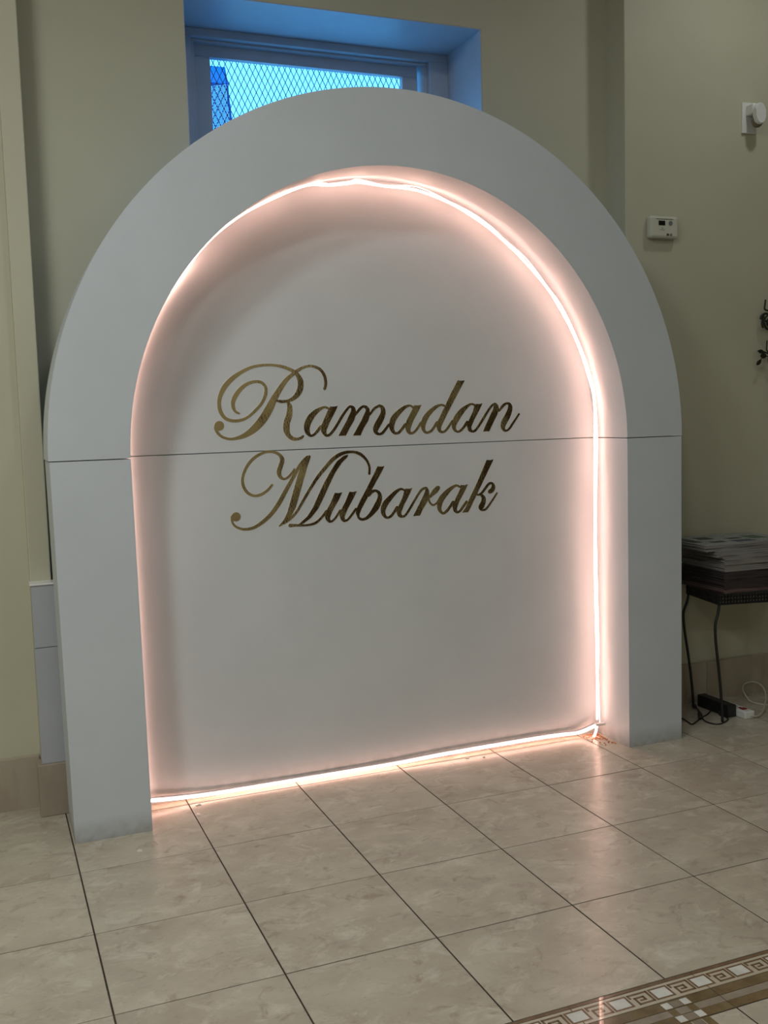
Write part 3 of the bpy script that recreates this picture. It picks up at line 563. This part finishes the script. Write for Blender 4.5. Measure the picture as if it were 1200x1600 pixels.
# ------------------------------------------------------------------ ceiling lamps, unseen and added to light the room
def unseen_ceiling_lamp(x, y, power, label, r=0.13, color=(0.97, 1.0, 0.985)):
    t = tag(empty('unseen_ceiling_lamp', (x, y, ZC)), label, 'ceiling lamp', 'unseen recessed lamps in the ceiling')
    bm = bmesh.new(); n = 32; prof = [(r+0.035, 0.0), (r+0.033, -0.012), (r+0.004, -0.016), (r, -0.004)]
    rr = [[bm.verts.new((a*math.cos(2*math.pi*k/n), a*math.sin(2*math.pi*k/n), z)) for k in range(n)] for a, z in prof]
    for A, B in zip(rr, rr[1:]+rr[:1]):
        for k in range(n): bm.faces.new((A[k], A[(k+1) % n], B[(k+1) % n], B[k]))
    link('trim_ring', mesh_of(bm, 'trim_ring'), M_LAMPW, t)
    bm = bmesh.new(); bmesh.ops.create_cone(bm, cap_ends=True, segments=n, radius1=r, radius2=r, depth=0.004)
    o = link('diffuser', mesh_of(bm, 'diffuser'), M_DIFF, t, (0, 0, -0.004))
    ld = bpy.data.lights.new('lamp_light', 'AREA'); ld.shape = 'DISK'; ld.size = 2*r; ld.energy = power*LAMP_W; ld.color = color
    lo = bpy.data.objects.new('lamp_light', ld); COL.objects.link(lo); lo.parent = t; lo.location = (0, 0, -0.02)
unseen_ceiling_lamp(-0.8, -1.7, 25, 'unseen recessed ceiling lamp over the floor left of the arch', r=0.2)
unseen_ceiling_lamp(0.8, -1.7, 6, 'unseen recessed ceiling lamp over the floor in front of the gold lettering')
unseen_ceiling_lamp(-1.9, -3.2, 33, 'unseen wide recessed ceiling lamp far from the arch on the side of the pipe casing', r=0.32)
unseen_ceiling_lamp(-1.3, -4.4, 18, 'unseen wide recessed ceiling lamp midway along the far wall', r=0.32)
unseen_ceiling_lamp(3.4, -6.0, 15, 'added ceiling lamp brightening the wall that the gold letters reflect')  # added to brighten the rear wall mirrored in the gold letters
unseen_ceiling_lamp(3.05, -0.32, 4.2, 'unseen small recessed ceiling lamp close to the wall of the thermostat', r=0.07)

# ------------------------------------------------------------------ thermostat
th = tag(empty('thermostat', (2.653, YW, 2.160)), 'ivory thermostat with small dark screen on the wall right of the arch', 'thermostat')
box('body', -0.076, 0.076, -0.032, 0.001, -0.047, 0.049, M_IVORY, th, bev=0.011)
box('display', -0.032, 0.002, -0.0335, -0.031, 0.008, 0.028, M_SCREEN, th, bev=0.0006)
bm = bmesh.new(); bmesh.ops.create_cone(bm, cap_ends=True, segments=20, radius1=0.0105, radius2=0.009, depth=0.004, matrix=Matrix.Translation((0.031, -0.0335, 0.019)) @ Matrix.Rotation(math.pi/2, 4, 'X'))
link('round_button', mesh_of(bm, 'round_button'), M_GREYPL, th)
box('slot', -0.045, 0.045, -0.0328, -0.031, 0.034, 0.0365, M_DARKPRINT, th)
box('printed_mark', -0.026, 0.001, -0.0325, -0.031, -0.012, -0.0105, M_DARKPRINT, th); box('printed_mark', -0.014, -0.010, -0.0325, -0.031, -0.006, -0.002, M_DARKPRINT, th)
for xx in (0.016, 0.033): box('button', xx-0.006, xx+0.006, -0.0335, -0.031, -0.036, -0.026, M_GREYPL if xx > 0.02 else M_DARKPRINT, th, bev=0.002)

# ------------------------------------------------------------------ plug-in unit high on the wall
pg = tag(empty('plug_in_unit', (3.137, YW, 2.668)), 'white plug-in unit on a wall plate high above the newspaper table', 'plug-in unit')
box('wall_plate', -0.040, 0.040, -0.010, 0.001, -0.068, 0.068, M_WPLAST, pg, bev=0.003)
box('neck', -0.022, 0.034, -0.058, -0.008, 0.006, 0.054, M_WPLAST, pg, bev=0.008)
bm = bmesh.new()
poly = [(0.027*math.cos(a), 0.022+0.030*math.sin(a)) for a in [math.pi*k/12 for k in range(13)]] + [(0.027*math.cos(a), -0.010+0.032*math.sin(a)) for a in [math.pi+math.pi*k/12 for k in range(13)]]
prism(bm, poly, -0.078, -0.056); bmesh.ops.bevel(bm, geom=[e for e in bm.edges if abs(e.verts[0].co.y-e.verts[1].co.y) < 1e-6], offset=0.004, segments=2, affect='EDGES')
link('cover', mesh_of(bm, 'cover'), M_WPLAST, pg, (0.006, 0, 0.0))
bm = bmesh.new(); bmesh.ops.create_uvsphere(bm, u_segments=20, v_segments=12, radius=1, matrix=Matrix.Translation((0.008, -0.050, -0.022)) @ Matrix.Diagonal((0.028, 0.022, 0.030, 1)))
link('smoked_bulb', mesh_of(bm, 'smoked_bulb', True), M_AMBER, pg)

# ------------------------------------------------------------------ iron flower ornament on the wall
fo = tag(empty('iron_flower', (3.25, YW, 1.70)), 'dark iron flower ornament with curled petals and leaves on the wall', 'wall ornament')
fo.location = (0, 0, 0)
YO = 0.392
def arc(cx, cz, rx, rz, a0, a1, n=10): return [(cx+rx*math.cos(a0+(a1-a0)*k/n), YO, cz+rz*math.sin(a0+(a1-a0)*k/n)) for k in range(n+1)]
tube_obj('stem', [(3.218, YO, 1.855), (3.215, YO, 1.832), (3.214, YO, 1.812), (3.235, YO, 1.805), (3.26, YO, 1.80), (3.275, YO, 1.74), (3.262, YO, 1.68), (3.262, YO, 1.60), (3.27, YO, 1.50), (3.268, YO, 1.36)], 0.0042, M_LEAF, fo)
tube_obj('petal', arc(3.232, 1.776, 0.026, 0.020, 2.2, 4.4), 0.0040, M_LEAF, fo)
tube_obj('petal', arc(3.222, 1.768, 0.030, 0.024, 1.2, 3.3), lambda t: 0.0065-0.003*abs(t-0.7), M_LEAF, fo)
tube_obj('petal', arc(3.246, 1.752, 0.036, 0.036, 1.8, 4.3), 0.0048, M_LEAF, fo)
tube_obj('petal', arc(3.208, 1.750, 0.010, 0.024, 2.0, 4.4), 0.0042, M_LEAF, fo)
tube_obj('petal', arc(3.250, 1.752, 0.040, 0.040, -1.2, 1.4), 0.0048, M_LEAF, fo)
tube_obj('stem', [(3.228, YO, 1.668), (3.226, YO, 1.640), (3.228, YO, 1.622), (3.262, YO, 1.60)], 0.003, M_LEAF, fo)
bm = bmesh.new(); bmesh.ops.create_uvsphere(bm, u_segments=16, v_segments=10, radius=1, matrix=Matrix.Translation((3.246, YO, 1.752)) @ Matrix.Diagonal((0.021, 0.014, 0.021, 1)))
link('flower_heart', mesh_of(bm, 'flower_heart', True), M_LEAF, fo)
def leaf(x, z, l, wdt, ang):
    bm = bmesh.new(); n = 10; pts = []
    for k in range(n+1): t = k/n; pts.append((l*(t-0.5), wdt*math.sin(math.pi*t)**0.8/2))
    pts += [(a, -b) for a, b in pts[-2:0:-1]]
    c, s = math.cos(ang), math.sin(ang)
    prism(bm, [(x+a*c-b*s, z+a*s+b*c) for a, b in pts], YO-0.003, YO+0.002)
    link('leaf', mesh_of(bm, 'leaf'), M_LEAF, fo)
leaf(3.192, 1.618, 0.036, 0.018, -0.2); leaf(3.207, 1.599, 0.034, 0.026, 0.1); leaf(3.181, 1.568, 0.036, 0.018, 0.8); leaf(3.244, 1.575, 0.036, 0.018, 1.9)
leaf(3.292, 1.62, 0.05, 0.022, 0.4); leaf(3.30, 1.48, 0.06, 0.025, 0.8)
tube_obj('stem', [(3.186, YO, 1.620), (3.215, YO, 1.615), (3.250, YO, 1.604)], 0.0035, M_LEAF, fo, 6)
tube_obj('stem', [(3.184, YO, 1.572), (3.205, YO, 1.590), (3.260, YO, 1.600)], 0.0022, M_LEAF, fo, 6)
tube_obj('hook', [(3.275, YO, 1.74), (3.285, 0.41, 1.75), (3.29, 0.425, 1.76)], 0.003, M_LEAF, fo, 6)

# ------------------------------------------------------------------ small black table
TX0, TX1, TY0, TY1, TZ = 2.700, 3.240, 0.085, 0.375, 0.572
TR = -0.20
def trot(x, y): return (2.697 + x*math.cos(TR) - y*math.sin(TR), 0.085 + x*math.sin(TR) + y*math.cos(TR))
tb = tag(empty('metal_table', (*trot((TX1-TX0)/2, (TY1-TY0)/2), 0), TR), 'low black metal table with perforated rim and curved legs right of the arch', 'table')
ox_, oy_ = (TX0+TX1)/2, (TY0+TY1)/2; hx, hy = (TX1-TX0)/2, (TY1-TY0)/2
box('table_top', -hx, hx, -hy, hy, TZ-0.008, TZ, M_BLACK, tb, bev=0.002)
def apron(along_x, pos):
    bm = bmesh.new(); Ln = hx if along_x else hy
    def bb(a0, a1, z0, z1):
        if along_x: bbox(bm, a0, a1, pos-0.002, pos+0.002, z0, z1)
        else: bbox(bm, pos-0.002, pos+0.002, a0, a1, z0, z1)
    for z0 in (TZ-0.050, TZ-0.0345, TZ-0.0195): bb(-Ln, Ln, z0, z0+0.0095)
    n = int(2*Ln/0.014)
    for k in range(n+1): a = -Ln + 2*Ln*k/n; bb(a-0.0045, a+0.0045, TZ-0.048, TZ-0.006)
    link('perforated_rim', mesh_of(bm, 'perforated_rim'), M_BLACK, tb)
apron(True, -hy+0.002); apron(True, hy-0.002); apron(False, -hx+0.002); apron(False, hx-0.002)
for sx in (-1, 1):
    for sy in (-1, 1):
        cxx, cyy = sx*(hx-0.006), sy*(hy-0.006)
        prof = [(0.0, TZ-0.045), (0.008, 0.485), (0.022, 0.440), (0.020, 0.370), (0.008, 0.280), (-0.006, 0.170), (-0.016, 0.060), (-0.018, 0.006)]
        tube_obj('leg', [(cxx+sx*a, cyy+sy*a*0.3, z) for a, z in prof], 0.0062, M_BLACK, tb, 8, 4)
# newspapers, one by one
npaper = 30; z = TZ; rngp = random.Random(3)
LABN = {0: 'bottom newspaper of the stack, lying on the black metal table', npaper-1: 'top newspaper of the stack, with printed pictures on its page'}
for k in range(npaper):
    t = 0.0068 + rngp.uniform(-0.0012, 0.0016); off = rngp.uniform(-0.004, 0.004)
    if k >= 26: off -= 0.085
    elif k >= 22: off -= 0.035
    x0, y0 = trot(0.018+off, -0.012+rngp.uniform(-0.004, 0.004))
    mt = M_PAPER[1] if k < 3 else M_PAPER[2] if k < 13 else M_PAPER[0]
    root = tag(empty('newspaper', (x0, y0, z), -0.04+rngp.uniform(-0.015, 0.015)), LABN.get(k, 'maroon-edged newspaper just above the lowest one in the stack' if k < 3 else 'dark-edged newspaper in the lower half of the stack' if k < 13 else 'pale-edged newspaper in the middle of the stack' if k < 22 else 'pale newspaper set a little askew in the upper stack' if k < 26 else 'pale newspaper jutting out sideways just under the top one'), 'newspaper', 'newspapers stacked on the metal table')
    bm = bmesh.new(); nseg = 6; wv = 0.42 if k < 26 else 0.46; dp = 0.306
    sag = 0.0
    # folded sheets: slightly wavy front edge, rounded fold on the left side
    rows = []
    for j in range(nseg+1):
        xx = wv*j/nseg; jag = 0.002*math.sin(k*1.7+j*2.1)
        rows.append([bm.verts.new((xx + (0.002 if zz in (0, 1) else 0) * (1 if j == 0 else 0), (jag if e_ == 0 else dp), zz*t)) for e_, zz in ((0, 0), (0, 0.5), (0, 1), (1, 1), (1, 0.5), (1, 0))])
    for A, B in zip(rows, rows[1:]):
        for q in range(6): bm.faces.new((A[q], A[(q+1) % 6], B[(q+1) % 6], B[q]))
    bm.faces.new(rows[0][::-1]); bm.faces.new(rows[-1])
    link('pages', mesh_of(bm, 'pages'), mt, root)
    if k == npaper-1:
        box('front_page', 0.004, wv-0.004, 0.005, dp-0.004, t, t+0.0006, M_NEWSTOP, root)
        for (a, b, c, d_, mi) in ((0.012, 0.060, 0.10, 0.25, 0), (0.085, 0.155, 0.06, 0.10, 0), (0.19, 0.30, 0.04, 0.10, 1), (0.22, 0.29, 0.13, 0.17, 0), (0.32, 0.40, 0.10, 0.20, 2), (0.10, 0.17, 0.17, 0.24, 0)):
            box('printed_picture', a, b, c, d_, t+0.0006, t+0.0010, M_PHOTO[mi], root)
    z += t-0.00005
NEWS_TOP = z

# ------------------------------------------------------------------ power strip, adapter and cords
ps = tag(empty('power_strip', (2.868, 0.245, 0), 0.0), 'white power strip with a red switch on the floor under the metal table', 'power strip')
box('housing', -0.026, 0.026, -0.160, 0.150, 0.0, 0.034, M_WPLAST, ps, bev=0.005)
box('switch', -0.012, 0.012, -0.130, -0.105, 0.033, 0.038, M_RED, ps, bev=0.002)
box('reset_button', -0.008, 0.008, -0.098, -0.090, 0.033, 0.036, M_RED, ps, bev=0.002)
for yy in (-0.065, -0.025, 0.015, 0.055, 0.095):
    bm = bmesh.new(); bbox(bm, -0.009, -0.006, yy-0.005, yy+0.005, 0.0335, 0.0343); bbox(bm, 0.006, 0.009, yy-0.005, yy+0.005, 0.0335, 0.0343); bbox(bm, -0.003, 0.003, yy-0.012, yy-0.008, 0.0335, 0.0343)
    link('socket', mesh_of(bm, 'socket'), M_DARKPRINT, ps)
o = tube_obj('cord', [(0, -0.155, 0.016), (0.020, -0.170, 0.012), (0.060, -0.155, 0.010), (0.130, -0.103, 0.020), (0.215, -0.020, 0.040), (0.265, 0.060, 0.060), (0.270, 0.125, 0.066), (0.230, 0.140, 0.055), (0.195, 0.110, 0.040), (0.175, 0.060, 0.020), (0.175, 0.020, 0.005), (0.230, -0.050, 0.0035), (0.42, -0.09, 0.0035)], 0.0036, M_CORDW, ps, 8, 5)
o['label'] = 'cream coloured cord'
ad = tag(empty('power_adapter', (2.8165, 0.243, 0), 0.0), 'long black power adapter lying beside the white power strip', 'adapter')
box('body', -0.023, 0.023, -0.105, 0.105, 0.0, 0.056, M_BLACKP, ad, bev=0.005)
tube_obj('cord', [(-0.022, 0.000, 0.02), (-0.045, -0.010, 0.006), (-0.078, -0.032, 0.004), (-0.135, -0.060, 0.004), (-0.185, -0.094, 0.004), (-0.225, -0.116, 0.004), (-0.225, -0.098, 0.004), (-0.212, -0.040, 0.004), (-0.215, -0.010, 0.004), (-0.245, 0.05, 0.004)], 0.0030, M_BLACKP, ad, 6, 5)
tube_obj('cord', [(-0.022, -0.050, 0.02), (-0.035, -0.060, 0.006), (-0.030, -0.085, 0.004), (-0.040, -0.125, 0.004), (-0.085, -0.155, 0.004), (-0.130, -0.165, 0.004), (-0.150, -0.125, 0.004), (-0.135, -0.075, 0.004), (-0.100, -0.02, 0.008), (-0.075, 0.04, 0.012), (-0.052, 0.095, 0.010)], 0.0030, M_BLACKP, ad, 6, 5)
tube_obj('cord_bundle', [(-0.050, 0.100, 0.010), (-0.075, 0.050, 0.016), (-0.105, -0.010, 0.014), (-0.150, -0.075, 0.010)], lambda t: 0.006+0.004*math.sin(t*9), M_BLACKP, ad, 8, 6)

# ------------------------------------------------------------------ litter on the floor
rc = random.Random(11); bm = bmesh.new()
for k in range(170):
    a = rc.random(); b = rc.gauss(0, 1)
    x = 2.160-0.075*rc.random()**2+0.0*a; y = 0.215-0.15*a**1.6
    x = min(2.172, x + 0.012*b*0.3)
    s = rc.uniform(0.0008, 0.0028)
    bmesh.ops.create_icosphere(bm, subdivisions=1, radius=s, matrix=Matrix.Translation((x, y, s*0.4)) @ Matrix.Diagonal((rc.uniform(0.8, 1.8), rc.uniform(0.8, 1.6), 0.6, 1)))
tag(link('crumbs', mesh_of(bm, 'crumbs'), M_CRUMB), 'orange crumbs spilled in the inner corner at the arch foot', 'crumbs', kind='stuff')
def scrap(x, y, r, label, seed):
    rr = random.Random(seed); bm = bmesh.new(); n = 9
    top = [bm.verts.new((r*rr.uniform(0.6, 1.2)*math.cos(2*math.pi*k/n)*1.5, r*rr.uniform(0.6, 1.2)*math.sin(2*math.pi*k/n), 0.0014+0.0012*rr.random())) for k in range(n)]
    bot = [bm.verts.new((v.co.x, v.co.y, 0.0)) for v in top]; c = bm.verts.new((0, 0, 0.003))
    for k in range(n):
        bm.faces.new((top[k], top[(k+1) % n], c)); bm.faces.new((bot[k], bot[(k+1) % n], top[(k+1) % n], top[k]))
    bm.faces.new(bot[::-1])
    tag(link('tape_scrap', mesh_of(bm, 'tape_scrap'), M_TAPE, None, (x, y, 0), rr.uniform(0, 3)), label, 'scrap', 'scraps on the floor tiles')
scrap(0.452, 0.165, 0.009, 'pale tape scrap on the tile seam close to the rope light', 1)
scrap(0.433, 0.071, 0.008, 'pale tape scrap on the floor inside the arch opening', 2)
scrap(0.199, -0.148, 0.009, 'pale tape scrap in front of the arch leg by the pipe casing', 4)
scrap(1.533, 0.178, 0.006, 'larger of two tiny grey scraps by the rope light on the floor', 5)
scrap(1.599, 0.162, 0.005, 'smaller of two tiny grey scraps by the rope light on the floor', 6)
